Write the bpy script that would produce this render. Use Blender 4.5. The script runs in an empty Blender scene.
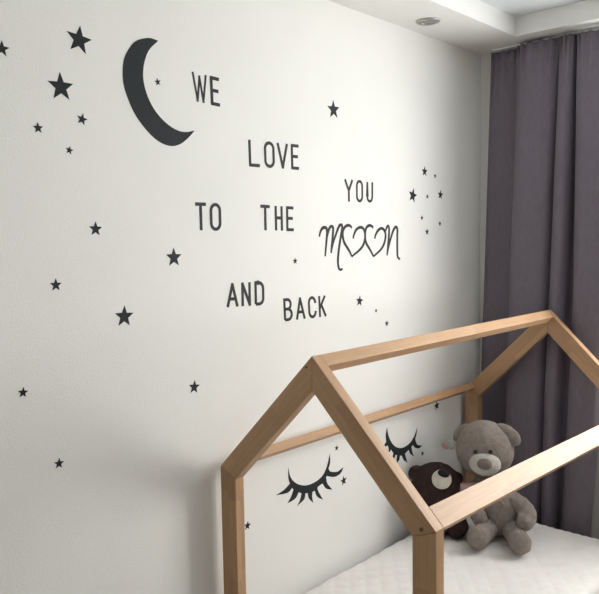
import bpy, bmesh, math, random
from mathutils import Vector, Matrix, Euler, noise
from mathutils.geometry import tessellate_polygon
S = bpy.context.scene
COL = S.collection
random.seed(4)
PI = math.pi

# ------------------------------------------------------------------ camera
FOC = 714.75
YAW, PIT, ROL = math.radians(42.9874), math.radians(4.6351), math.radians(-0.9444)
Fw = Vector((-math.sin(YAW)*math.cos(PIT), math.cos(YAW)*math.cos(PIT), -math.sin(PIT)))
Rt = Vector((math.cos(YAW), math.sin(YAW), 0))
Up = Rt.cross(Fw)
R2 = Rt*math.cos(ROL) + Up*math.sin(ROL)
U2 = -Rt*math.sin(ROL) + Up*math.cos(ROL)
cd = bpy.data.cameras.new('camera')
cd.sensor_fit = 'HORIZONTAL'; cd.sensor_width = 36.0
cd.lens = FOC/599*36.0
cd.clip_start = 0.02
cam = bpy.data.objects.new('camera', cd); COL.objects.link(cam)
m = Matrix((R2, U2, -Fw)).transposed().to_4x4()
m.translation = Vector((1.9583, 0.0, 1.7089))
cam.matrix_world = m
S.camera = cam

# ------------------------------------------------------------------ sky, daylight and fill lamp
W = bpy.data.worlds.new('overcast_sky'); S.world = W; W.use_nodes = True
wn = W.node_tree.nodes; bgn = wn.get('Background') or wn.new('ShaderNodeBackground')
bgn.inputs['Color'].default_value = (0.92, 0.96, 1.0, 1); bgn.inputs['Strength'].default_value = 0.7

def area(name, loc, direction, sx, sy, power, color):
    l = bpy.data.lights.new(name, 'AREA'); l.shape = 'RECTANGLE'; l.size = sx; l.size_y = sy
    l.energy = power; l.color = color
    o = bpy.data.objects.new(name, l); COL.objects.link(o); o.location = loc
    o.rotation_euler = Vector(direction).to_track_quat('-Z', 'Y').to_euler()
    return o
# daylight entering by the window in the curtained wall, plus an added ambient fill lamp beyond the right wall
area('window_daylight', (1.48, 3.95, 1.78), (-0.10, -1, -0.12), 1.3, 1.6, 168, (1.0, 0.99, 0.96))
area('side_fill_light', (3.75, 0.6, 1.6), (-1, 0.1, -0.05), 1.8, 1.7, 9, (1.0, 0.98, 0.95))

vs = S.view_settings
vs.view_transform = 'Standard'; vs.look = 'None'; vs.gamma = 1.0; vs.use_curve_mapping = False
vs.exposure = 0.0
try:
    S.cycles.use_denoising = True
    S.cycles.max_bounces = 10; S.cycles.diffuse_bounces = 7
    S.cycles.sample_clamp_indirect = 6
except Exception:
    pass

# ------------------------------------------------------------------ materials
def sock(nt, a, b): nt.links.new(a, b)
def mat(name, color, rough=0.7, var=0.0, vscale=20.0, bump=0.0, bscale=200.0, sheen=0.0, metal=0.0, spec=0.3, stretch=None):
    M = bpy.data.materials.new(name); M.use_nodes = True
    nt = M.node_tree; n = nt.nodes; b = n['Principled BSDF']
    b.inputs['Roughness'].default_value = rough; b.inputs['Metallic'].default_value = metal
    b.inputs['Specular IOR Level'].default_value = spec
    if sheen:
        b.inputs['Sheen Weight'].default_value = sheen; b.inputs['Sheen Roughness'].default_value = 0.5
        b.inputs['Sheen Tint'].default_value = (*[min(1, c*1.6+.1) for c in color], 1)
    tc = n.new('ShaderNodeTexCoord'); mp = n.new('ShaderNodeMapping'); sock(nt, tc.outputs['Object'], mp.inputs['Vector'])
    if stretch: mp.inputs['Scale'].default_value = stretch
    no = n.new('ShaderNodeTexNoise'); no.inputs['Scale'].default_value = vscale; no.inputs['Detail'].default_value = 4
    sock(nt, mp.outputs['Vector'], no.inputs['Vector'])
    cr = n.new('ShaderNodeValToRGB')
    cr.color_ramp.elements[0].position = 0.3; cr.color_ramp.elements[1].position = 0.7
    cr.color_ramp.elements[0].color = (*[c*(1-var) for c in color], 1)
    cr.color_ramp.elements[1].color = (*[min(1, c*(1+var)) for c in color], 1)
    sock(nt, no.outputs['Fac'], cr.inputs['Fac']); sock(nt, cr.outputs['Color'], b.inputs['Base Color'])
    if bump:
        n2 = n.new('ShaderNodeTexNoise'); n2.inputs['Scale'].default_value = bscale; n2.inputs['Detail'].default_value = 3
        sock(nt, mp.outputs['Vector'], n2.inputs['Vector'])
        bp = n.new('ShaderNodeBump'); bp.inputs['Strength'].default_value = bump; bp.inputs['Distance'].default_value = 0.01
        sock(nt, n2.outputs['Fac'], bp.inputs['Height']); sock(nt, bp.outputs['Normal'], b.inputs['Normal'])
    return M

def wood_mat(name, light, dark):
    """finger-jointed beech: staves along the local X axis, each with its own tone, fine grain lines"""
    M = bpy.data.materials.new(name); M.use_nodes = True
    nt = M.node_tree; n = nt.nodes; b = n['Principled BSDF']
    b.inputs['Roughness'].default_value = 0.5; b.inputs['Specular IOR Level'].default_value = 0.35
    tc = n.new('ShaderNodeTexCoord'); oi = n.new('ShaderNodeObjectInfo')
    mul = n.new('ShaderNodeMath'); mul.operation = 'MULTIPLY'; mul.inputs[1].default_value = 37.0
    sock(nt, oi.outputs['Random'], mul.inputs[0])
    add = n.new('ShaderNodeVectorMath'); add.operation = 'ADD'
    sock(nt, tc.outputs['Object'], add.inputs[0]); sock(nt, mul.outputs[0], add.inputs[1])
    mp = n.new('ShaderNodeMapping'); mp.inputs['Scale'].default_value = (1.2, 26, 26); sock(nt, add.outputs[0], mp.inputs['Vector'])
    g = n.new('ShaderNodeTexNoise'); g.inputs['Scale'].default_value = 5; g.inputs['Detail'].default_value = 6; g.inputs['Roughness'].default_value = 0.6
    sock(nt, mp.outputs['Vector'], g.inputs['Vector'])
    # stave tone: blocks long in X, every row of blocks shifted by its own amount
    mp2 = n.new('ShaderNodeMapping'); mp2.inputs['Scale'].default_value = (3.4, 23, 23); sock(nt, add.outputs[0], mp2.inputs['Vector'])
    yz = n.new('ShaderNodeVectorMath'); yz.operation = 'MULTIPLY'; yz.inputs[1].default_value = (0, 1, 1); sock(nt, mp2.outputs['Vector'], yz.inputs[0])
    fl = n.new('ShaderNodeVectorMath'); fl.operation = 'FLOOR'; sock(nt, yz.outputs[0], fl.inputs[0])
    w1 = n.new('ShaderNodeTexWhiteNoise'); w1.noise_dimensions = '3D'; sock(nt, fl.outputs[0], w1.inputs['Vector'])
    sh = n.new('ShaderNodeVectorMath'); sh.operation = 'MULTIPLY'; sh.inputs[1].default_value = (7, 0, 0); sock(nt, w1.outputs['Color'], sh.inputs[0])
    ad = n.new('ShaderNodeVectorMath'); ad.operation = 'ADD'; sock(nt, mp2.outputs['Vector'], ad.inputs[0]); sock(nt, sh.outputs[0], ad.inputs[1])
    f2 = n.new('ShaderNodeVectorMath'); f2.operation = 'FLOOR'; sock(nt, ad.outputs[0], f2.inputs[0])
    w2 = n.new('ShaderNodeTexWhiteNoise'); w2.noise_dimensions = '3D'; sock(nt, f2.outputs[0], w2.inputs['Vector'])
    mix = n.new('ShaderNodeMix'); mix.data_type = 'FLOAT'; mix.inputs[0].default_value = 0.30
    sock(nt, g.outputs['Fac'], mix.inputs[2]); sock(nt, w2.outputs['Value'], mix.inputs[3])
    cr = n.new('ShaderNodeValToRGB'); cr.color_ramp.elements[0].position = 0.2; cr.color_ramp.elements[1].position = 0.8
    cr.color_ramp.elements[0].color = (*dark, 1); cr.color_ramp.elements[1].color = (*light, 1)
    sock(nt, mix.outputs[0], cr.inputs['Fac']); sock(nt, cr.outputs['Color'], b.inputs['Base Color'])
    bp = n.new('ShaderNodeBump'); bp.inputs['Strength'].default_value = 0.08; bp.inputs['Distance'].default_value = 0.004
    sock(nt, g.outputs['Fac'], bp.inputs['Height']); sock(nt, bp.outputs['Normal'], b.inputs['Normal'])
    return M

M_wall = mat('white_wallpaper', (0.80, 0.80, 0.775), 0.85, 0.012, 3, 0.10, 160)
M_wall2 = mat('low_bounce_unseen_wall', (0.34, 0.33, 0.31), 0.85, 0.012, 3, 0.10, 160)  # walls out of view, colour darkened to cut bounced light
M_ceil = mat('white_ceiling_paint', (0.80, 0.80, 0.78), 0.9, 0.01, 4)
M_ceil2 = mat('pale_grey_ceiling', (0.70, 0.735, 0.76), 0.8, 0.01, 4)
M_floor = wood_mat('laminate_floor', (0.33, 0.28, 0.225), (0.24, 0.20, 0.155))
M_wood = wood_mat('beech_wood', (0.52, 0.325, 0.182), (0.35, 0.21, 0.116))
M_vinyl = mat('charcoal_vinyl', (0.014, 0.018, 0.021), 0.7, 0.05, 40)
M_vinyl2 = mat('grey_vinyl', (0.032, 0.033, 0.034), 0.7, 0.05, 40)
M_curt = mat('mauve_curtain_fabric', (0.176, 0.155, 0.188), 0.9, 0.07, 90, 0.25, 500, sheen=0.25, stretch=(1, 1, .25))
M_sheer = bpy.data.materials.new('white_voile'); M_sheer.use_nodes = True
_n = M_sheer.node_tree.nodes; _n.clear()
_o = _n.new('ShaderNodeOutputMaterial'); _t = _n.new('ShaderNodeBsdfTransparent'); _l = _n.new('ShaderNodeBsdfTranslucent'); _d = _n.new('ShaderNodeBsdfDiffuse')
_l.inputs['Color'].default_value = (.85, .86, .88, 1); _d.inputs['Color'].default_value = (.8, .8, .8, 1)
_m1 = _n.new('ShaderNodeMixShader'); _m2 = _n.new('ShaderNodeMixShader'); _m1.inputs[0].default_value = .45; _m2.inputs[0].default_value = .45
M_sheer.node_tree.links.new(_l.outputs[0], _m1.inputs[1]); M_sheer.node_tree.links.new(_d.outputs[0], _m1.inputs[2])
M_sheer.node_tree.links.new(_m1.outputs[0], _m2.inputs[1]); M_sheer.node_tree.links.new(_t.outputs[0], _m2.inputs[2])
M_sheer.node_tree.links.new(_m2.outputs[0], _o.inputs[0])
M_quilt = mat('white_quilted_cotton', (0.745, 0.725, 0.705), 0.9, 0.02, 12, 0.15, 350)
M_gplush = mat('grey_brown_plush', (0.275, 0.235, 0.212), 0.95, 0.16, 45, 0.9, 190, sheen=0.35)
M_gplush_l = mat('pale_grey_plush', (0.50, 0.48, 0.43), 0.95, 0.10, 50, 0.8, 200, sheen=0.3)
M_gnose = mat('taupe_nose_plush', (0.20, 0.165, 0.145), 0.8, 0.1, 60, 0.5, 200)
M_bplush = mat('dark_brown_plush', (0.042, 0.023, 0.019), 0.95, 0.25, 45, 0.9, 190, sheen=0.08)
M_cream = mat('cream_plush', (0.68, 0.65, 0.56), 0.9, 0.06, 60, 0.6, 220, sheen=0.2)
M_black = mat('glossy_black_plastic', (0.012, 0.011, 0.011), 0.3, 0.0, spec=0.5)
M_bnose = mat('black_nose_velour', (0.013, 0.012, 0.012), 0.8, 0.1, 60, 0.4, 200)
M_ribbon = mat('dusty_pink_ribbon', (0.44, 0.31, 0.30), 0.7, 0.06, 60, 0.2, 300)
M_tagg = mat('pale_green_felt', (0.40, 0.44, 0.37), 0.9, 0.05, 60)
M_tagp = mat('pink_felt', (0.50, 0.27, 0.27), 0.9, 0.05, 60)
M_track = mat('white_plastic', (0.85, 0.85, 0.85), 0.4)
M_metal = mat('brushed_metal', (0.45, 0.45, 0.44), 0.38, 0.03, 80, metal=0.85)
M_lens = mat('grey_lamp_glass', (0.30, 0.30, 0.29), 0.25, 0.05, 60, spec=0.5)
M_upvc = mat('white_window_plastic', (0.85, 0.85, 0.84), 0.35)
M_dowel = mat('dark_wood_plug', (0.17, 0.095, 0.045), 0.6, 0.1, 80)
M_glass = bpy.data.materials.new('window_glass'); M_glass.use_nodes = True
_n = M_glass.node_tree.nodes; _n.clear()
_o = _n.new('ShaderNodeOutputMaterial'); _t = _n.new('ShaderNodeBsdfTransparent'); _g = _n.new('ShaderNodeBsdfGlossy'); _g.inputs['Roughness'].default_value = 0.02
_m = _n.new('ShaderNodeMixShader'); _m.inputs[0].default_value = 0.06
M_glass.node_tree.links.new(_t.outputs[0], _m.inputs[1]); M_glass.node_tree.links.new(_g.outputs[0], _m.inputs[2]); M_glass.node_tree.links.new(_m.outputs[0], _o.inputs[0])

# ------------------------------------------------------------------ helpers
PM = {}
def thing(name, label, cat, loc=(0, 0, 0), rz=0.0, group=None):
    o = bpy.data.objects.new(name, None); COL.objects.link(o)
    o.empty_display_size = 0.1
    o.location = loc; o.rotation_euler = (0, 0, rz)
    tag(o, label, cat, group)
    return o
def tag(o, label, cat, group=None):
    o['label'] = label; o['category'] = cat
    if group: o['group'] = group
    return o
def obj(name, bm, material, parent=None, smooth=False, matrix=None, label=None):
    me = bpy.data.meshes.new(name)
    bmesh.ops.recalc_face_normals(bm, faces=bm.faces[:])
    bm.to_mesh(me); bm.free()
    if smooth:
        for p in me.polygons: p.use_smooth = True
    o = bpy.data.objects.new(name, me); COL.objects.link(o)
    me.materials.append(material)
    if parent: o.parent = parent
    if matrix is not None: o.matrix_local = matrix
    if label: o['label'] = label
    return o
def add_box(bm, a, b):
    vs = [bm.verts.new((x, y, z)) for x in (a[0], b[0]) for y in (a[1], b[1]) for z in (a[2], b[2])]
    for f in ((0,1,3,2),(4,6,7,5),(0,4,5,1),(2,3,7,6),(0,2,6,4),(1,5,7,3)): bm.faces.new([vs[i] for i in f])
def bevel(bm, r, seg=2):
    bmesh.ops.recalc_face_normals(bm, faces=bm.faces[:])
    bmesh.ops.bevel(bm, geom=bm.edges[:], offset=r, segments=seg, profile=0.5, affect='EDGES')
def box(name, a, b, material, parent=None, bev=0.0):
    bm = bmesh.new(); add_box(bm, a, b)
    if bev: bevel(bm, bev)
    return obj(name, bm, material, parent)
def struct(name, a, b, material):
    o = box(name, a, b, material); o['kind'] = 'structure'; return o
def prism(name, pts, axis, material, parent, bev=0.0018):
    """two matching polygons (near ring, far ring) closed to a beam; local X runs along the beam"""
    near, far = pts
    X = Vector(axis).normalized(); Y = Vector((0, 1, 0)) if abs(X.y) < .9 else Vector((1, 0, 0))
    Z = X.cross(Y).normalized(); Y = Z.cross(X)
    c = sum((Vector(p) for p in near+far), Vector())/(2*len(near))
    Mx = Matrix((X, Y, Z)).transposed().to_4x4(); Mx.translation = c
    inv = Mx.inverted()
    bm = bmesh.new()
    A = [bm.verts.new(inv @ Vector(p)) for p in near]; B = [bm.verts.new(inv @ Vector(p)) for p in far]
    bm.faces.new(A); bm.faces.new(B[::-1])
    for i in range(len(A)):
        j = (i+1) % len(A); bm.faces.new((A[i], B[i], B[j], A[j]))
    bevel(bm, bev)
    o = obj(name, bm, material, parent, matrix=Mx); PM[o.name] = Mx
    return o
def blob(c, r, rot=None, amp=0.0, fs=30.0, seg=40, shape=None, seed=0.0):
    """rounded plush lump: ellipsoid with a nap of small bumps"""
    bm = bmesh.new()
    bmesh.ops.create_uvsphere(bm, u_segments=seg, v_segments=max(10, int(seg*.65)), radius=1.0)
    R = rot.to_matrix() if rot else Matrix.Identity(3)
    for v in bm.verts:
        p = v.co.copy()
        q = shape(p) if shape else p
        q = Vector((q.x*r[0], q.y*r[1], q.z*r[2]))
        if amp:
            nrm = Vector((p.x/r[0], p.y/r[1], p.z/r[2])).normalized()
            q += nrm*amp*noise.noise(Vector((q.x*fs+seed, q.y*fs, q.z*fs)))
        v.co = R @ q + Vector(c)
    return bm
def catmull(P, n=8):
    P = [Vector(p) for p in P]; Q = [P[0]*2-P[1]]+P+[P[-1]*2-P[-2]]; out = []
    for i in range(1, len(Q)-2):
        for k in range(n):
            t = k/n; a, b, c, d = Q[i-1], Q[i], Q[i+1], Q[i+2]
            out.append(.5*((2*b)+(c-a)*t+(2*a-5*b+4*c-d)*t*t+(3*b-a-3*c+d)*t**3))
    out.append(P[-1]); return out
def limb(path, radii, seg=22, n=8, amp=0.0, fs=40.0, seed=0.0):
    """tapered tube with round ends along a smoothed path"""
    pts = catmull(path, n)
    rr = [v.x for v in catmull([(r, 0, 0) for r in radii], n)]
    N = len(pts); rings = []
    t0 = (pts[1]-pts[0]).normalized(); t1 = (pts[-1]-pts[-2]).normalized()
    full = []
    for k in range(5, 0, -1):
        a = k/5.0*PI/2*.97; full.append((pts[0]-t0*rr[0]*math.sin(a), rr[0]*math.cos(a), t0))
    for i in range(N):
        t = (pts[min(i+1, N-1)]-pts[max(i-1, 0)]).normalized(); full.append((pts[i], rr[i], t))
    for k in range(1, 6):
        a = k/5.0*PI/2*.97; full.append((pts[-1]+t1*rr[-1]*math.sin(a), rr[-1]*math.cos(a), t1))
    bm = bmesh.new(); ref = Vector((0.13, 0.3, 0.94))
    for (c, r, t) in full:
        u = t.cross(ref).normalized(); w = t.cross(u)
        ring = []
        for s in range(seg):
            a = 2*PI*s/seg; d = u*math.cos(a)+w*math.sin(a); q = c+d*r
            if amp: q += d*amp*noise.noise(Vector((q.x*fs+seed, q.y*fs, q.z*fs)))
            ring.append(bm.verts.new(q))
        rings.append(ring)
    for A, B in zip(rings, rings[1:]):
        for s in range(seg): bm.faces.new((A[s], A[(s+1) % seg], B[(s+1) % seg], B[s]))
    bm.faces.new(rings[0]); bm.faces.new(rings[-1][::-1])
    return bm
def lathe(profile, c, seg=40):
    bm = bmesh.new(); rings = []
    for (r, z) in profile:
        rings.append([bm.verts.new((c[0]+r*math.cos(2*PI*k/seg), c[1]+r*math.sin(2*PI*k/seg), c[2]+z)) for k in range(seg)])
    for A, B in zip(rings, rings[1:]):
        for s in range(seg): bm.faces.new((A[s], A[(s+1) % seg], B[(s+1) % seg], B[s]))
    bm.faces.new(rings[0]); bm.faces.new(rings[-1])
    return bm

# ------------------------------------------------------------------ the room
YB, YE, XR = -1.7, 3.5675, 3.3          # back wall, curtained wall, right wall
ZC, ZU = 2.6817, 2.7740                  # dropped border, middle of the ceiling
XS, YS = 0.2966, 3.3663                  # inner edges of the dropped border
struct('floor', (0, YB, -0.1), (XR, YE, 0), M_floor)
struct('wall_left', (-0.12, YB-.1, -0.1), (0, YE+.2, 2.95), M_wall)
struct('wall_back', (0, YB-.12, -0.1), (XR, YB, 2.95), M_wall2)
WX0, WX1, WZ0, WZ1 = 0.85, 2.12, 0.95, 2.55    # window in the curtained wall
def wall_with_hole(name, axis, p0, p1, lo, hi, h0, h1, z0, z1, mm):
    bm = bmesh.new()
    def b(a0, a1, c0, c1):
        if axis == 'x': add_box(bm, (a0, p0, c0), (a1, p1, c1))
        else: add_box(bm, (p0, a0, c0), (p1, a1, c1))
    b(lo, h0, -0.1, 2.95); b(h1, hi, -0.1, 2.95); b(h0, h1, -0.1, z0); b(h0, h1, z1, 2.95)
    o = obj(name, bm, mm); o['kind'] = 'structure'
wall_with_hole('wall_end', 'x', YE, YE+.2, 0, XR, WX0, WX1, WZ0, WZ1, M_wall)
DY0, DY1 = -0.3, 1.5
wall_with_hole('wall_right', 'y', XR, XR+.15, YB-.1, YE+.2, DY0, DY1, 0.9, 2.45, M_wall2)
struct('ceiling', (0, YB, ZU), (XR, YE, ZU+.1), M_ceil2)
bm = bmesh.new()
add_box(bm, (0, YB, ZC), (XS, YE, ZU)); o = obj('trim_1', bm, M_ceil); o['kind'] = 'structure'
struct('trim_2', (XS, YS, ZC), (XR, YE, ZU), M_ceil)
struct('trim_3', (XR-.3, YB+.3, ZC), (XR, YS, ZU), M_ceil)
struct('trim_4', (XS, YB, ZC), (XR, YB+.3, ZU), M_ceil)
struct('baseboard_left', (0, YB, 0), (0.014, YE, 0.07), M_upvc)
struct('baseboard_end', (0.014, YE-.014, 0), (XR, YE, 0.07), M_upvc)
def window(name, axis, p, a0, a1, z0, z1):
    root = bpy.data.objects.new(name, None); COL.objects.link(root); root['kind'] = 'structure'
    root.location = ((a0+a1)/2, p, z0) if axis == 'x' else (p, (a0+a1)/2, z0)
    L = root.location.copy()
    def bx(bm, u0, u1, c0, c1, d):
        a = (u0, p-d, c0) if axis == 'x' else (p-d, u0, c0); b = (u1, p+d, c1) if axis == 'x' else (p+d, u1, c1)
        add_box(bm, Vector(a)-L, Vector(b)-L)
    t = .06; mid = (a0+a1)/2
    bm = bmesh.new()
    bx(bm, a0, a0+t, z0, z1, .03); bx(bm, a1-t, a1, z0, z1, .03); bx(bm, a0+t, a1-t, z0, z0+t, .03); bx(bm, a0+t, a1-t, z1-t, z1, .03); bx(bm, mid-.045, mid+.045, z0+t, z1-t, .03)
    obj('window_frame', bm, M_upvc, root)
    for (u0, u1) in ((a0+t, mid-.045), (mid+.045, a1-t)):
        bm = bmesh.new(); bx(bm, u0, u1, z0+t, z1-t, .004); obj('pane', bm, M_glass, root)
window('window_1', 'x', YE+.13, WX0, WX1, WZ0, WZ1)
window('window_2', 'y', XR+.08, DY0, DY1, 0.9, 2.45)

# ------------------------------------------------------------------ house bed
XL, YF, YR = 0.03, 1.6369, 3.3559
ZE, ZA, WB, TB = 0.9012, 1.3452, 0.0789, 0.040
XM, XRR = XL+.45, XL+.90
TH = math.atan2(ZA-ZE, .45)
bed = thing('house_bed', 'natural beech house-shaped child bed frame with open gable roof along the wall', 'bed', (XM, (YF+YR)/2, 0))
OB = bed.location.copy()
def P3(x, y, z): return Vector((x, y, z))-OB
ZAI = ZA-WB/math.cos(TH); ZI = ZE+WB*math.tan(TH)-WB/math.cos(TH)
def gable_piece(name, poly, y, axis):
    c = sum((Vector(q) for q in poly), Vector((0, 0)))/len(poly)
    e = .0004
    pl = [Vector(q)+(c-Vector(q)).normalized()*e*1.6 for q in poly]
    return prism(name, ([P3(q[0], y, q[1]) for q in pl], [P3(q[0], y+TB, q[1]) for q in pl]), axis, M_wood, bed)
def plug(parent, x, y, z, r=.0055):
    bm = bmesh.new(); bmesh.ops.create_cone(bm, cap_ends=True, segments=14, radius1=r, radius2=r, depth=.004)
    bmesh.ops.rotate(bm, verts=bm.verts[:], cent=(0, 0, 0), matrix=Matrix.Rotation(PI/2, 3, 'X'))
    bmesh.ops.translate(bm, verts=bm.verts[:], vec=P3(x, y, z))
    inv = PM[parent.name].inverted()
    for v in bm.verts: v.co = inv @ v.co
    obj('dowel_plug', bm, M_dowel, parent, smooth=False, label='dark round dowel plug')
ca, sa = math.cos(TH), math.sin(TH)
for y in (YF, YR):
    pl = gable_piece('post', [(XL, 0), (XL+WB, 0), (XL+WB, ZI), (XL, ZE)], y, (0, 0, 1))
    dd = 0.021 if y == YR else 0.0       # the rear gable is a little wider on the room side
    xr_, ze_, zi_ = XRR+dd, ZE-dd, ZI-dd
    pr = gable_piece('post', [(xr_-WB, 0), (xr_, 0), (xr_, ze_), (xr_-WB, zi_)], y, (0, 0, 1))
    rl = gable_piece('rafter', [(XL, ZE), (XL+WB, ZI), (XM, ZAI), (XM, ZA)], y, (ca, 0, sa))
    rr = gable_piece('rafter', [(xr_, ze_), (XM, ZA), (XM, ZAI), (xr_-WB, zi_)], y, (ca, 0, -sa))
    if y == YF:
        plug(rr, 0.882, YF-.0008, ZE-.004, .006); plug(rl, XM-.022, YF-.0008, ZA-.038, .004)
A = Vector((XM, 0, ZA)); aR = Vector((ca, 0, -sa)); nR = Vector((sa, 0, ca)); aL = Vector((-ca, 0, -sa)); nL = Vector((-sa, 0, ca))
LR = .45/ca
def long_beam(name, a, n, s0, s1, t, far=0.0):
    ring = [A+a*s0, A+a*s1, A+a*s1-n*t, A+a*s0-n*t]
    rin2 = [q+a*far for q in ring]
    y0, y1 = YF+TB+.0003, YR-.0003
    prism(name, ([P3(q.x, y0, q.z) for q in ring], [P3(q.x, y1, q.z) for q in rin2]), (0, 1, 0), M_wood, bed)
long_beam('ridge_beam', aR, nR, 0.0006, .046, .042)
long_beam('eave_rail', aR, nR, LR-.070, LR-.0006, .040, .0297)
long_beam('eave_rail', aL, nL, LR-.052, LR-.024, .036)
# low box: two side rails, two end rails, slats
def rail(name, a, b, ax):
    c = [(a[0], a[2]), (b[0], a[2]), (b[0], b[2]), (a[0], b[2])]
    if ax == 'y': prism(name, ([P3(x, a[1], z) for x, z in c], [P3(x, b[1], z) for x, z in c]), (0, 1, 0), M_wood, bed)
    else:
        c = [(a[1], a[2]), (b[1], a[2]), (b[1], b[2]), (a[1], b[2])]
        prism(name, ([P3(a[0], y, z) for y, z in c], [P3(b[0], y, z) for y, z in c]), (1, 0, 0), M_wood, bed)
y0, y1 = YF+TB+.0005, YR-.0005
rail('side_rail', (XL, y0, .02), (XL+.028, y1, .118), 'y'); rail('side_rail', (XRR-.028, y0, .02), (XRR, y1, .118), 'y')
rail('end_rail', (XL+WB+.0005, YF+.008, .02), (XRR-WB-.0005, YF+.036, .118), 'x'); rail('end_rail', (XL+WB+.0005, YR+.004, .02), (XRR+.021-WB-.0005, YR+.032, .118), 'x')
for k in range(10):
    yy = y0+.03+k*(y1-y0-.13)/9
    rail('slat', (XL+.0285, yy, .098), (XRR-.0285, yy+.07, .1175), 'x')

# mattress with a diamond quilted cover
MX0, MX1, MY0, MY1, MZ0, MZ1 = 0.037, 0.916, 1.684, 3.347, 0.1185, 0.280
def quilt_z(x, y):
    d = min(x-MX0, MX1-x, y-MY0, MY1-y); z = MZ1
    if d < .035: z -= .035*(1-math.sqrt(max(0, 1-(1-d/.035)**2)))
    s = .082; u = (x+y*.82)/s; v = (x-y*.82)/s
    du = abs(u-round(u)); dv = abs(v-round(v))
    z += .0052*(min(1, min(du, dv)*4.5)**.6-.75)
    z += .005*noise.noise(Vector((x*5, y*5, 1.7)))+.0025*noise.noise(Vector((x*14, y*14, 4.2)))
    return z
def axis_steps(a, b, st):
    e = [0, .002, .005, .009, .014, .020, .027, .035]
    n = int((b-a-.07)/st); mid = [a+.035+(b-a-.07)*k/n for k in range(1, n)]
    return [a+k for k in e]+mid+[b-k for k in e[::-1]]
bm = bmesh.new(); xs = axis_steps(MX0, MX1, .0085); ys = axis_steps(MY0, MY1, .0085)
G = [[bm.verts.new((x-XM, y-(MY0+MY1)/2, quilt_z(x, y)-MZ0)) for y in ys] for x in xs]
for i in range(len(xs)-1):
    for j in range(len(ys)-1): bm.faces.new((G[i][j], G[i+1][j], G[i+1][j+1], G[i][j+1]))
loop = [G[i][0] for i in range(len(xs))]+[G[-1][j] for j in range(1, len(ys))]+[G[i][-1] for i in range(len(xs)-2, -1, -1)]+[G[0][j] for j in range(len(ys)-2, 0, -1)]
low = [bm.verts.new((v.co.x, v.co.y, 0)) for v in loop]
for i in range(len(loop)):
    j = (i+1) % len(loop); bm.faces.new((loop[i], low[i], low[j], loop[j]))
bm.faces.new(low)
mt = obj('mattress', bm, M_quilt, smooth=True); mt.location = (XM, (MY0+MY1)/2, MZ0)
tag(mt, 'white mattress with a diamond quilted cover lying in the house bed', 'mattress')

# ------------------------------------------------------------------ curtains on a ceiling track
CP = [(.045, 3.500), (.058, 3.520), (.105, 3.534), (.165, 3.538), (.200, 3.530), (.212, 3.470), (.250, 3.440), (.325, 3.440), (.385, 3.462), (.414, 3.520), (.426, 3.470), (.458, 3.440), (.490, 3.452), (.502, 3.530), (.536, 3.537), (.554, 3.480), (.590, 3.440), (.650, 3.432), (.705, 3.440), (.735, 3.470)]
prof = catmull([(x, y, 0) for x, y in CP], 9)
CTOP, CBOT = 2.6625, 0.03
bm = bmesh.new(); rows = 64; V = []
n = len(prof)
for r in range(rows+1):
    t = r/rows
    z = CTOP-(CTOP-CBOT)*(t**1.35)
    h = (z-CBOT)/(CTOP-CBOT)
    row = []
    for k, q in enumerate(prof):
        x, y = q.x, q.y
        gap = .30+.70*min(1, max(0, (.95-h)/.55))      # this fold opens downwards
        x = x if x < .500 else (.500+(x-.500)*gap if x < .554 else x-.054*(1-gap))
        x = .045+(x-.045)*(1+.10*(h-.35))
        x += .085*max(0, h-.35)*(1-k/n)
        # free edge hangs inwards near the floor
        hang = max(0, .55-h)
        x -= .12*hang*(k/n)**3
        flat = max(0, (h-.80)/.20)
        y = y*(1-.35*flat)+3.485*.35*flat
        y += .015*math.exp(-(1-h)*30)*math.sin(k*.95)
        y += .004*noise.noise(Vector((x*9, z*1.6, 2.0)))
        zz = z
        if r == 0: zz += .003*math.sin(k*.9)-.008*min(1, max(0, (k/n-.83)*14))
        row.append(bm.verts.new((x, y, zz)))
    V.append(row)
for r in range(rows):
    for k in range(n-1): bm.faces.new((V[r][k], V[r+1][k], V[r+1][k+1], V[r][k+1]))
cu = obj('curtain', bm, M_curt, smooth=True)
so = cu.modifiers.new('thickness', 'SOLIDIFY'); so.thickness = .003; so.offset = 0
tag(cu, 'heavy mauve-grey floor-length curtain hanging in folds behind the bed', 'curtain')
bm = bmesh.new(); V = []
for r in range(30):
    z = 2.656-(2.656-.05)*r/29
    V.append([bm.verts.new((.60+.75*k/120, 3.547+.008*math.sin(k*.62+.3*math.sin(z)), z)) for k in range(121)])
for r in range(29):
    for k in range(120): bm.faces.new((V[r][k], V[r+1][k], V[r+1][k+1], V[r][k+1]))
sh = obj('sheer_curtain', bm, M_sheer, smooth=True)
tag(sh, 'thin white sheer curtain showing past the mauve curtain low on the right', 'curtain')
tr = thing('curtain_track', 'white ceiling track that carries the mauve curtain', 'curtain rail', (1.6, 3.485, 2.6728))
bm = bmesh.new(); add_box(bm, (-1.50, .020, 0), (1.6, .046, .0087)); bevel(bm, .0015); obj('front_channel', bm, M_track, tr)
bm = bmesh.new(); add_box(bm, (-1.50, .052, 0), (1.6, .074, .0087)); bevel(bm, .0015); obj('rear_channel', bm, M_track, tr)

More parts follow.
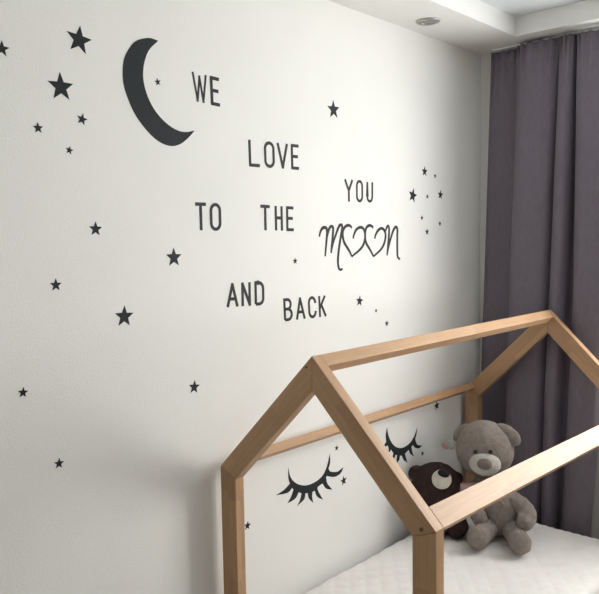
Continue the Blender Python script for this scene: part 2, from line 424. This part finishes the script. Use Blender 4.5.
# ------------------------------------------------------------------ recessed spotlight in the dropped border
dl = thing('downlight', 'round grey metal recessed spotlight in the white ceiling border', 'ceiling light', (.134, 2.839, ZC))
bm = lathe([(.034, .0), (.034, -.004), (.041, -.008), (.051, -.006), (.055, .0)], (0, 0, 0), 48); obj('trim_ring', bm, M_metal, dl, smooth=True)
bm = lathe([(.0, -.0005), (.011, -.0055), (.013, -.0022), (.023, -.0045), (.025, -.001), (.0338, -.003), (.0338, -.0002)], (0, 0, 0), 40); obj('lens', bm, M_lens, dl, smooth=True)

# ------------------------------------------------------------------ big grey teddy
def E3(x, y, z):
    return Euler((math.radians(x), math.radians(y), math.radians(z)))
ted = thing('teddy_bear', 'large grey-brown plush teddy bear with pale muzzle sitting on the mattress by the curtain', 'teddy bear', (.382, 3.083, .283), math.radians(20))
am = .0035
def pear(p):
    k = .5*(1-p.z)  # wider low
    s = .84+.22*k
    return Vector((p.x*s, p.y*s, p.z))
obj('body', blob((-.006, -.028, .1495), (.102, .088, .146), E3(-6, -13, 0), am, 34, 56, pear, 1), M_gplush, ted, True)
def headshape(p):
    s = 1+.10*max(0, -p.z)*(1-abs(p.z))
    return Vector((p.x*s, p.y, p.z*.98))
HC = Vector((-.078, -.002, .408))
hd = obj('head', blob(HC, (.135, .116, .140), E3(0, 3, 0), am, 30, 64, headshape, 2), M_gplush, ted, True)
mz = obj('muzzle', blob(HC+Vector((.017, -.106, -.040)), (.072, .052, .054), E3(-12, 0, 0), .002, 40, 40, None, 3), M_gplush_l, ted, True, label='pale grey muzzle')
obj('nose', blob(HC+Vector((.022, -.155, -.026)), (.034, .019, .026), E3(-12, 0, 0), .001, 40, 28, None, 4), M_gnose, mz, True, label='taupe oval nose')
for x, z in ((-.026, .015), (.044, .023)):
    obj('eye', blob(HC+Vector((x, -.1135, z)), (.0105, .009, .0105), None, 0, 1, 18), M_black, ted, True, label='small black bead eye')
def ear(c, r, rot, seed):
    return obj('ear', blob(c, r, rot, .0025, 36, 36, None, seed), M_gplush, ted, True)
e1 = ear((-.186, .014, .474), (.056, .026, .032), E3(0, -46, 12), 5)
e2 = ear((.026, -.004, .488), (.070, .027, .042), E3(0, 30, -8), 6)
obj('arm', limb([(-.085, -.005, .262), (-.112, -.040, .210), (-.110, -.086, .152), (-.080, -.130, .110)], [.036, .036, .036, .036], amp=am, seed=7), M_gplush, ted, True)
obj('arm', limb([(.048, -.040, .190), (.100, -.058, .172), (.128, -.086, .142), (.122, -.124, .122)], [.042, .040, .043, .040], amp=am, seed=8), M_gplush, ted, True)
def leg(hip, ankle, foot, seed):
    l = obj('leg', limb([hip, ankle], [.050, .046], amp=am, seed=seed), M_gplush, ted, True)
    obj('foot', blob(foot, (.050, .040, .057), E3(16, 0, 0), am, 40, 36, None, seed+.5), M_gplush, l, True)
leg((-.042, -.070, .057), (-.072, -.195, .054), (-.071, -.236, .063), 9)
leg((.058, -.065, .057), (.104, -.185, .054), (.110, -.222, .063), 10)
# ribbon bow at the neck
bw = limb([(-.060, -.100, .262), (-.048, -.104, .268)], [.017, .017], 14, 3)
bow = obj('bow', bw, M_ribbon, ted, True, label='dusty pink ribbon bow')
def bow_loop(name, path, wd):
    pts = catmull(path, 7); bm = bmesh.new(); L = []
    N = len(pts)
    for i, q in enumerate(pts):
        f = .45+.55*math.sin(PI*i/(N-1)); d = Vector((.1, -.25, 1)).normalized()*wd*f
        L.append((bm.verts.new(q-d), bm.verts.new(q+d)))
    for a, b in zip(L, L[1:]): bm.faces.new((a[0], b[0], b[1], a[1]))
    o = obj(name, bm, M_ribbon, bow, True); s = o.modifiers.new('thickness', 'SOLIDIFY'); s.thickness = .003
bow_loop('bow_loop', [(-.060, -.104, .264), (-.105, -.138, .256), (-.160, -.140, .252), (-.168, -.124, .252), (-.115, -.108, .258), (-.060, -.102, .264)], .020)
bow_loop('bow_loop', [(-.048, -.104, .268), (.000, -.130, .292), (.048, -.120, .318), (.058, -.102, .318), (.006, -.100, .288), (-.048, -.102, .268)], .020)
bow_loop('ribbon_tail', [(-.052, -.110, .262), (-.030, -.122, .235), (.005, -.112, .205), (.028, -.102, .180)], .014)
# soft tags hanging under the ear
tg = obj('ear_tag', blob((-.236, -.016, .416), (.022, .008, .023), None, .001, 60, 22), M_tagg, e1, True, label='pale green round tag')
obj('ear_tag', blob((-.266, -.010, .404), (.020, .007, .013), E3(0, 20, 0), .001, 60, 20), M_tagp, e1, True, label='pink tag')

# ------------------------------------------------------------------ dark brown plush bear in front
bb = thing('plush_bear', 'dark brown plush bear with cream muzzle leaning by the wall in front of the teddy', 'plush toy', (.165, 2.935, .283), math.radians(30))
obj('body', blob((.010, .000, .100), (.088, .080, .098), None, am, 34, 48, None, 11), M_bplush, bb, True)
BH = Vector((-.040, -.022, .226))
def brown_head(p): return Vector((p.x*(1+.10*max(0, -p.z)), p.y, p.z))
obj('head', blob(BH, (.122, .105, .118), E3(0, 8, 0), am, 34, 52, brown_head, 12), M_bplush, bb, True)
obj('ear', blob(BH+Vector((-.097, .000, .062)), (.040, .024, .036), E3(0, -45, 0), .002, 40, 30, None, 13), M_bplush, bb, True)
obj('ear', blob(BH+Vector((.090, .050, .030)), (.034, .022, .034), E3(0, 60, 0), .002, 40, 30, None, 14), M_bplush, bb, True)
bmz = obj('muzzle', blob(BH+Vector((.026, -.083, .066)), (.046, .030, .046), E3(-35, 0, 0), .001, 50, 36, None, 15), M_cream, bb, True, label='cream round muzzle')
obj('nose', blob(BH+Vector((.036, -.098, .100)), (.028, .018, .018), E3(-30, 12, 0), .001, 50, 24, None, 16), M_bnose, bmz, True, label='black oval nose')
for x in (-.020, .066):
    obj('eye', blob(BH+Vector((x, -.066, .084)), (.006, .005, .006), None, 0, 1, 14), M_black, bb, True, label='black bead eye')
obj('arm', limb([(-.060, -.040, .140), (-.085, -.075, .100), (-.070, -.095, .055)], [.036, .036, .038], amp=am, seed=17), M_bplush, bb, True)
obj('arm', limb([(.052, -.040, .150), (.064, -.072, .110), (.074, -.084, .062)], [.030, .032, .036], amp=am, seed=18), M_bplush, bb, True)
obj('leg', limb([(-.010, -.040, .045), (-.030, -.075, .044)], [.042, .042], amp=am, seed=19), M_bplush, bb, True)
obj('leg', limb([(.046, -.040, .045), (.054, -.080, .044)], [.042, .042], amp=am, seed=20), M_bplush, bb, True)

STARS= [(0.9206, 2.2427, 0.0217, -3.4), (1.1575, 2.3098, 0.0419, -7.1), (1.0918, 2.1635, 0.0413, 1.7), (1.0156, 2.0378, 0.0159, 2.5), (1.1569, 2.0777, 0.018, -13.2), (1.1108, 1.9823, 0.0131, -12.8), (1.4376, 2.2283, 0.0127, 12.3), (1.1879, 1.7499, 0.0229, -2.5), (1.4813, 1.6537, 0.0327, -0.7), (1.049, 1.5857, 0.0192, -0.9), (1.2786, 1.4716, 0.0346, -3.6), (0.9337, 1.2841, 0.0157, -7.3), (1.5524, 1.1984, 0.0246, -8.2), (1.034, 1.0516, 0.0166, -5.2), (2.3275, 2.2448, 0.0387, 2.8), (2.9111, 1.9086, 0.0356, -12.8), (3.0141, 2.0287, 0.0252, -2.3), (3.1089, 2.0118, 0.0099, -0.6), (3.1582, 1.9203, 0.0244, -6.6), (3.0377, 1.9079, 0.0122, -0.5), (2.9893, 1.8028, 0.0107, 0.0), (3.1533, 1.7752, 0.0111, 0.0), (3.0353, 1.7343, 0.0172, -0.3), (2.0781, 1.6218, 0.014, -1.6), (2.4907, 1.4307, 0.0253, -7.5), (2.6114, 1.3777, 0.0083, -0.7), (2.6932, 1.3109, 0.015, -6.5), (2.3208, 0.8042, 0.013, -7.1), (2.3657, 0.6472, 0.0218, 6.3), (1.7889, 0.6242, 0.0175, -8.5), (3.1227, 0.8432, 0.0248, 6.5), (2.9892, 0.6233, 0.0141, -11.5)]
WORDS= {'WE': [(1.5807, 2.2859), (1.7034, 2.2809), (1.7052, 2.1804), (1.5848, 2.185)], 'LOVE': [(1.8362, 2.0802), (2.1109, 2.0825), (2.1115, 1.9831), (1.8382, 1.9796)], 'TO': [(1.5768, 1.8417), (1.6972, 1.842), (1.6962, 1.7422), (1.5777, 1.7433)], 'THE': [(1.8897, 1.8413), (2.0754, 1.8378), (2.0752, 1.7399), (1.8905, 1.7428)], 'YOU': [(2.3934, 1.9632), (2.5966, 1.9627), (2.5953, 1.8657), (2.3943, 1.864)], 'AND': [(1.7129, 1.5544), (1.9035, 1.5521), (1.9035, 1.4584), (1.7114, 1.4641)], 'BACK': [(2.0057, 1.4772), (2.2611, 1.4731), (2.2657, 1.3812), (2.0089, 1.3851)]}
SCRIPT= [[[(2.2263, 1.7171), (2.234, 1.7377), (2.248, 1.7529), (2.2639, 1.7549), (2.2744, 1.748), (2.275, 1.7237), (2.2676, 1.6751), (2.2614, 1.6348)], [(2.2675, 1.6681), (2.2714, 1.7028), (2.2794, 1.7306), (2.2939, 1.755), (2.307, 1.7599), (2.3155, 1.7515), (2.3128, 1.7234), (2.3042, 1.6744), (2.3004, 1.6478)], [(2.3028, 1.6604), (2.3166, 1.6953), (2.3393, 1.7373), (2.3564, 1.7621), (2.371, 1.7657), (2.3752, 1.7514), (2.3632, 1.7088), (2.3511, 1.6593), (2.3448, 1.6168), (2.3476, 1.5882), (2.3585, 1.5749), (2.3754, 1.5785)]], [[(2.4497, 1.7065), (2.4547, 1.7224), (2.4702, 1.7441), (2.494, 1.7551), (2.5178, 1.7529), (2.5331, 1.7329), (2.5327, 1.7034), (2.5166, 1.674), (2.4864, 1.6526), (2.4392, 1.6297)], [(2.4392, 1.6297), (2.4223, 1.6541), (2.3887, 1.6907), (2.378, 1.7229), (2.3841, 1.7479), (2.407, 1.7636), (2.4299, 1.7622), (2.4412, 1.7529)]], [[(2.6052, 1.7048), (2.6117, 1.7213), (2.6282, 1.74), (2.6537, 1.7514), (2.6767, 1.7437), (2.6881, 1.7207), (2.6786, 1.6864), (2.6526, 1.6563), (2.5954, 1.6252)], [(2.5954, 1.6252), (2.571, 1.6543), (2.5409, 1.6884), (2.5342, 1.7218), (2.5419, 1.7514), (2.5627, 1.764), (2.5848, 1.7611), (2.5946, 1.7529)]], [[(2.6857, 1.7361), (2.7015, 1.7605), (2.7145, 1.7552), (2.7141, 1.7206), (2.7057, 1.6667), (2.6987, 1.6268)], [(2.7015, 1.6398), (2.7177, 1.682), (2.7446, 1.7358), (2.7675, 1.7575), (2.7809, 1.7474), (2.7805, 1.7123), (2.78, 1.6575), (2.7837, 1.6182), (2.8013, 1.6058)]]]
MOON= [(1.4451, 2.3608), (1.418, 2.364), (1.3927, 2.3592), (1.3592, 2.3449), (1.334, 2.3201), (1.3125, 2.2831), (1.3052, 2.242), (1.3067, 2.2022), (1.3194, 2.1638), (1.3418, 2.1192), (1.3731, 2.0817), (1.4139, 2.0475), (1.4521, 2.0297), (1.4918, 2.0259), (1.5286, 2.0384), (1.5619, 2.0632), (1.5862, 2.0867), (1.5484, 2.0779), (1.5119, 2.0801), (1.4679, 2.0985), (1.4258, 2.1325), (1.3977, 2.174), (1.3829, 2.22), (1.3829, 2.261), (1.3945, 2.3004), (1.4124, 2.3308)]
LASHA= [(2.0171, 0.7938), (2.0277, 0.7514), (2.0565, 0.7189), (2.098, 0.6968), (2.1409, 0.6878), (2.1913, 0.6916), (2.2302, 0.7075), (2.257, 0.74), (2.2737, 0.7886), (2.2744, 0.7533), (2.2632, 0.7253), (2.2788, 0.7082), (2.3228, 0.6969), (2.3433, 0.7007), (2.3641, 0.7071), (2.3431, 0.6873), (2.3023, 0.6827), (2.2496, 0.6998), (2.2468, 0.6901), (2.2554, 0.6614), (2.2878, 0.6288), (2.2485, 0.6457), (2.2256, 0.6738), (2.2101, 0.6718), (2.1907, 0.6658), (2.1942, 0.6475), (2.2254, 0.6021), (2.1899, 0.627), (2.1753, 0.657), (2.1589, 0.6546), (2.1558, 0.6322), (2.1641, 0.6058), (2.1396, 0.6325), (2.1315, 0.6587), (2.1155, 0.6606), (2.1064, 0.6377), (2.066, 0.6213), (2.0845, 0.6396), (2.0949, 0.6663), (2.0758, 0.6775), (2.0549, 0.6565), (2.0099, 0.6485), (2.0315, 0.6673), (2.0475, 0.6937), (2.0383, 0.7054), (2.0087, 0.6927), (1.9459, 0.6995), (1.9917, 0.7073), (2.027, 0.7242), (2.0184, 0.7539)]
LASHB= [(2.6891, 0.8199), (2.6983, 0.7791), (2.7222, 0.7397), (2.7548, 0.7103), (2.7965, 0.6933), (2.8391, 0.6911), (2.8825, 0.7015), (2.9179, 0.7267), (2.9422, 0.765), (2.9339, 0.7335), (2.9222, 0.7105), (2.9354, 0.6845), (2.9533, 0.6717), (2.985, 0.6656), (2.9578, 0.6589), (2.922, 0.6707), (2.9044, 0.6889), (2.8893, 0.6781), (2.8997, 0.6442), (2.9155, 0.6241), (2.8821, 0.6483), (2.8692, 0.6716), (2.8544, 0.6674), (2.8345, 0.6595), (2.8429, 0.6323), (2.8557, 0.609), (2.8257, 0.6314), (2.8089, 0.6555), (2.792, 0.6595), (2.7859, 0.641), (2.7707, 0.6298), (2.7667, 0.6457), (2.7711, 0.6669), (2.7561, 0.6729), (2.7477, 0.6611), (2.7279, 0.655), (2.7338, 0.6684), (2.7422, 0.6822), (2.7178, 0.7089), (2.712, 0.698), (2.6828, 0.6902), (2.7015, 0.7054), (2.7017, 0.72), (2.6913, 0.7345), (2.6656, 0.7258), (2.6339, 0.7282), (2.6617, 0.7363), (2.6835, 0.7494), (2.6806, 0.7829)]

# ------------------------------------------------------------------ vinyl decals on the wall (y, z in metres)
TK = .0008
def slab(bm, poly, x0, x1):
    A = [bm.verts.new((x1, y, z)) for y, z in poly]; B = [bm.verts.new((x0, y, z)) for y, z in poly]
    for t in tessellate_polygon([[Vector((y, z, 0)) for y, z in poly]]):
        bm.faces.new([A[k] for k in t]); bm.faces.new([B[k] for k in t[::-1]])
    for i in range(len(A)):
        j = (i+1) % len(A); bm.faces.new((A[i], B[i], B[j], A[j]))
def ribbon(bm, pts, w, x1, taper=False):
    """constant width stroke with square ends as one closed strip"""
    P = [Vector(p) for p in pts]; n = len(P); L = []; Rr = []
    for i in range(n):
        a = (P[i]-P[i-1]).normalized() if i else None; b = (P[i+1]-P[i]).normalized() if i < n-1 else None
        t = (a+b).normalized() if (a and b) else (a or b)
        k = 1.0
        if a and b: k = min(1.6, 1/max(.5, t.dot(b)))
        nn = Vector((-t.y, t.x))*w*.5*k
        if taper: nn *= .7+.3*min(1, 4*min(i, n-1-i)/n)
        L.append(P[i]+nn); Rr.append(P[i]-nn)
    va = [[bm.verts.new((x, q.x, q.y)) for q in L] for x in (.0004, x1)]
    vb = [[bm.verts.new((x, q.x, q.y)) for q in Rr] for x in (.0004, x1)]
    for i in range(n-1):
        bm.faces.new((va[1][i], va[1][i+1], vb[1][i+1], vb[1][i])); bm.faces.new((va[0][i], vb[0][i], vb[0][i+1], va[0][i+1]))
        bm.faces.new((va[0][i], va[0][i+1], va[1][i+1], va[1][i])); bm.faces.new((vb[0][i], vb[1][i], vb[1][i+1], vb[0][i+1]))
    for i in (0, n-1): bm.faces.new((va[0][i], va[1][i], vb[1][i], vb[0][i]))
STAR_LABELS = [
 'small black star decal cut by the left photo edge, top left of wall',
 'black star decal topmost left of the crescent moon, tilted',
 'largest black star decal left of the crescent moon',
 'small black star decal, leftmost of three below the largest star left of the moon',
 'small black star decal nearest the moon of three below the largest star',
 'tiny black star decal, lowest of three left of the moon',
 'tiny black star decal inside the curve of the crescent moon',
 'medium black star decal below the moon, topmost of the lower left group',
 'black star decal just below left of the word TO',
 'small black star decal left of and above the big lower left star',
 'biggest black star decal in the lower left group, left of the word AND',
 'small black star decal low at the far left of the wall',
 'small black star decal above the left roof rafter, below the word AND',
 'small black star decal, lowest on the left of the wall',
 'black star decal alone right of WE and above YOU',
 'biggest black star decal of the cluster right of YOU',
 'black star decal at the top of the cluster near the curtain',
 'tiny black dot-like star decal at the upper right of the cluster near the curtain',
 'black star decal at the right end of the cluster by the curtain',
 'tiny black star decal in the middle of the cluster, beside its biggest star',
 'tiny black star decal below the biggest star of the right cluster',
 'tiny black star decal at the lower right of the cluster near the curtain',
 'small black star decal at the bottom of the cluster right of moon lettering',
 'tiny black star decal between THE and BACK, left of the script word',
 'black star decal right of the word BACK, biggest of three',
 'tiny black dot-like star decal, middle of three right of BACK',
 'small black star decal above the bed roof, lowest of three right of BACK',
 'tiny black star decal above the outer tip of the left eyelash',
 'black star decal right of the left eyelash inside the bed frame',
 'small black star decal peeking out beside the left front bed post',
 'black star decal under the wall side eave rail above the teddy',
 'tiny black star decal right of the right eyelash above the brown bear']
for (y, z, r, rot), lab in zip(STARS, STAR_LABELS):
    bm = bmesh.new(); r *= 1.04 if r > .012 else 1.25
    poly = []
    for k in range(10):
        a = PI/2+math.radians(rot)+k*PI/5; q = r if k % 2 == 0 else r*.42
        poly.append((q*math.cos(a), q*math.sin(a)))
    c1 = bm.verts.new((TK, 0, 0)); c0 = bm.verts.new((.0003, 0, 0))
    A_ = [bm.verts.new((TK, p[0], p[1])) for p in poly]; B_ = [bm.verts.new((.0003, p[0], p[1])) for p in poly]
    for i in range(10):
        j = (i+1) % 10
        bm.faces.new((c1, A_[i], A_[j])); bm.faces.new((c0, B_[j], B_[i])); bm.faces.new((A_[i], B_[i], B_[j], A_[j]))
    o = obj('star_decal', bm, M_vinyl); o.location = (0, y, z)
    tag(o, lab, 'wall sticker', 'black star decals on the wall')
def decal(name, poly, lab, mirror=False):
    y = sum(p[0] for p in poly)/len(poly); z = sum(p[1] for p in poly)/len(poly)
    bm = bmesh.new(); slab(bm, [(p[0]-y, p[1]-z) for p in poly], .0003, TK)
    o = obj(name, bm, M_vinyl); o.location = (0, y, z); tag(o, lab, 'wall sticker')
    return o
def smooth_poly(poly, corners, n=4):
    """curve through the outline, sharp at the listed corner indices"""
    N = len(poly); out = []
    cs = sorted(corners)
    for a, b in zip(cs, cs[1:]+[cs[0]+N]):
        seg = [poly[i % N] for i in range(a, b+1)]
        if len(seg) == 2: out.append(seg[0]); continue
        out += [(v.x, v.y) for v in catmull([(q[0], q[1], 0) for q in seg], n)[:-1]]
    return out
decal('moon_decal', smooth_poly(MOON, [0, 16]), 'large dark crescent moon decal left of the word WE')
def fatten(poly, e):
    n = len(poly); ar = sum(poly[i-1][0]*poly[i][1]-poly[i][0]*poly[i-1][1] for i in range(n)); sg = 1 if ar > 0 else -1
    out = []
    for i in range(n):
        a, b, c = Vector(poly[i-1]), Vector(poly[i]), Vector(poly[(i+1) % n])
        t = ((b-a).normalized()+(c-b).normalized())
        t = t.normalized() if t.length > .05 else (b-a).normalized()
        q = b+Vector((t.y, -t.x))*e*sg; out.append((q.x, q.y))
    return out
def soft(poly):
    n = len(poly); cs = []
    for i in range(n):
        u = (Vector(poly[i])-Vector(poly[i-1])).normalized(); v = (Vector(poly[(i+1) % n])-Vector(poly[i])).normalized()
        if u.angle(v) > math.radians(52): cs.append(i)
    return smooth_poly(poly, cs, 4)
e1_ = decal('eyelash_decal', soft(fatten(LASHA, .0018)), 'big black closed eyelash decal inside the front gable of the bed')
e2_ = decal('eyelash_decal', soft(fatten(LASHB, .0018)), 'black closed eyelash decal seen between the rafter and the brown bear')
for o in (e1_, e2_): o['group'] = 'eyelash decals'
def arc(cx, cy, rx, ry, a0, a1, n=14):
    return [(cx+rx*math.cos(math.radians(a0+(a1-a0)*k/n)), cy+ry*math.sin(math.radians(a0+(a1-a0)*k/n))) for k in range(n+1)]
OO = [(0.5+.5*math.cos(t), (.74 if math.sin(t) > 0 else .26)+.26*math.sin(t)) for t in [2*PI*k/28+PI/2 for k in range(29)]]
GL = {  # glyph strokes in a unit box
 'W': [[(0, 1), (.27, 0), (.5, .92), (.73, 0), (1, 1)]],
 'E': [[(1, 1), (0, 1), (0, 0), (1, 0)], [(0, .52), (.85, .52)]],
 'L': [[(0, 1), (0, 0), (1, 0)]],
 'O': [OO],
 'V': [[(0, 1), (.5, 0), (1, 1)]],
 'T': [[(0, 1), (1, 1)], [(.5, 1), (.5, 0)]],
 'H': [[(0, 1), (0, 0)], [(1, 1), (1, 0)], [(0, .52), (1, .52)]],
 'Y': [[(0, 1), (.5, .5), (1, 1)], [(.5, .5), (.5, 0)]],
 'U': [[(0, 1), (0, .25)]+arc(.5, .25, .5, .25, 180, 360)+[(1, 1)]],
 'A': [[(0, 0), (.5, 1), (1, 0)], [(.18, .32), (.82, .32)]],
 'N': [[(0, 0), (0, 1), (1, 0), (1, 1)]],
 'D': [[(0, 0), (0, 1), (.45, 1)]+arc(.45, .72, .55, .28, 90, 0, 6)+arc(.45, .28, .55, .28, 0, -90, 6)+[(0, 0)]],
 'B': [[(0, 0), (0, 1), (.45, 1)]+arc(.45, .765, .45, .235, 80, -80)+[(.45, .53), (0, .53)], [(.45, .53)]+arc(.45, .265, .55, .265, 80, -80)+[(.45, 0), (0, 0)]],
 'C': [[(1, .70)]+arc(.5, .72, .5, .28, 10, 180, 10)+arc(.5, .28, .5, .28, 180, 350, 10)+[(1, .30)]],
 'K': [[(0, 1), (0, 0)], [(.95, 1), (.05, .42)], [(.32, .58), (1, 0)]]}
SPANS = {'WE': [(-.02, .54), (.64, 1)], 'LOVE': [(0, .21), (.29, .50), (.545, .77), (.83, 1)], 'TO': [(0, .43), (.55, 1)],
 'THE': [(0, .29), (.42, .66), (.76, 1)], 'YOU': [(0, .29), (.39, .64), (.76, 1)], 'AND': [(0, .30), (.38, .63), (.73, 1)],
 'BACK': [(0, .20), (.27, .49), (.56, .76), (.815, 1)]}
WPOS = {'WE': 'right of the crescent moon', 'LOVE': 'in the second line, above THE', 'TO': 'left of the word THE', 'THE': 'between TO and the script word',
 'YOU': 'above the script word MOON', 'AND': 'left of the word BACK', 'BACK': 'lowest word above the bed roof'}
SW = .0122
for wd, (tl, trr, br, bl) in WORDS.items():
    cy = (tl[0]+trr[0]+br[0]+bl[0])/4; cz = (tl[1]+trr[1]+br[1]+bl[1])/4
    root = thing('word_decal', 'black capital lettering %s %s on the white wall' % (wd, WPOS[wd]), 'wall lettering', (0, cy, cz), 0, 'words of the wall lettering')
    Hh = (tl[1]-bl[1]); Ww = trr[0]-tl[0]
    for ch, (s0, s1) in zip(wd, SPANS[wd]):
        bm = bmesh.new(); lay = 0
        for st in GL[ch]:
            pts = []
            for (u, v) in st:
                iu = SW*.5/Ww; iv = SW*.5/Hh
                uu = (s0+iu)+(s1-s0-2*iu)*u; vv = iv+(1-2*iv)*v
                top = Vector(tl).lerp(Vector(trr), uu); bot = Vector(bl).lerp(Vector(br), uu)
                q = bot.lerp(top, vv); pts.append((q.x-cy, q.y-cz))
            # straight corners get split strokes so that they keep their width
            sharp = ch in 'WELTHAVYNK'
            if sharp:
                for a, b in zip(pts, pts[1:]):
                    d_ = (Vector(b)-Vector(a)).normalized()*SW*.35
                    ribbon(bm, [tuple(Vector(a)-d_), tuple(Vector(b)+d_)], SW*(.68 if ch == 'W' else 1), TK+lay*.00006); lay += 1
            else:
                ribbon(bm, pts, SW, TK+lay*.00006); lay += 1
        obj('letter', bm, M_vinyl2, root)
root = thing('word_decal', 'curly script word MOON with two hearts as its letters O, below YOU', 'wall lettering', (0, 2.51, 1.69), 0, 'words of the wall lettering')
for k, L in enumerate(SCRIPT):
    bm = bmesh.new()
    for q, st in enumerate(L):
        pts = catmull([(a-2.51, b-1.69, 0) for a, b in st], 6)
        ribbon(bm, [(v.x, v.y) for v in pts], .0136, TK+.00006*(q+3*k), True)
    obj('heart' if k in (1, 2) else 'letter', bm, M_vinyl2, root)
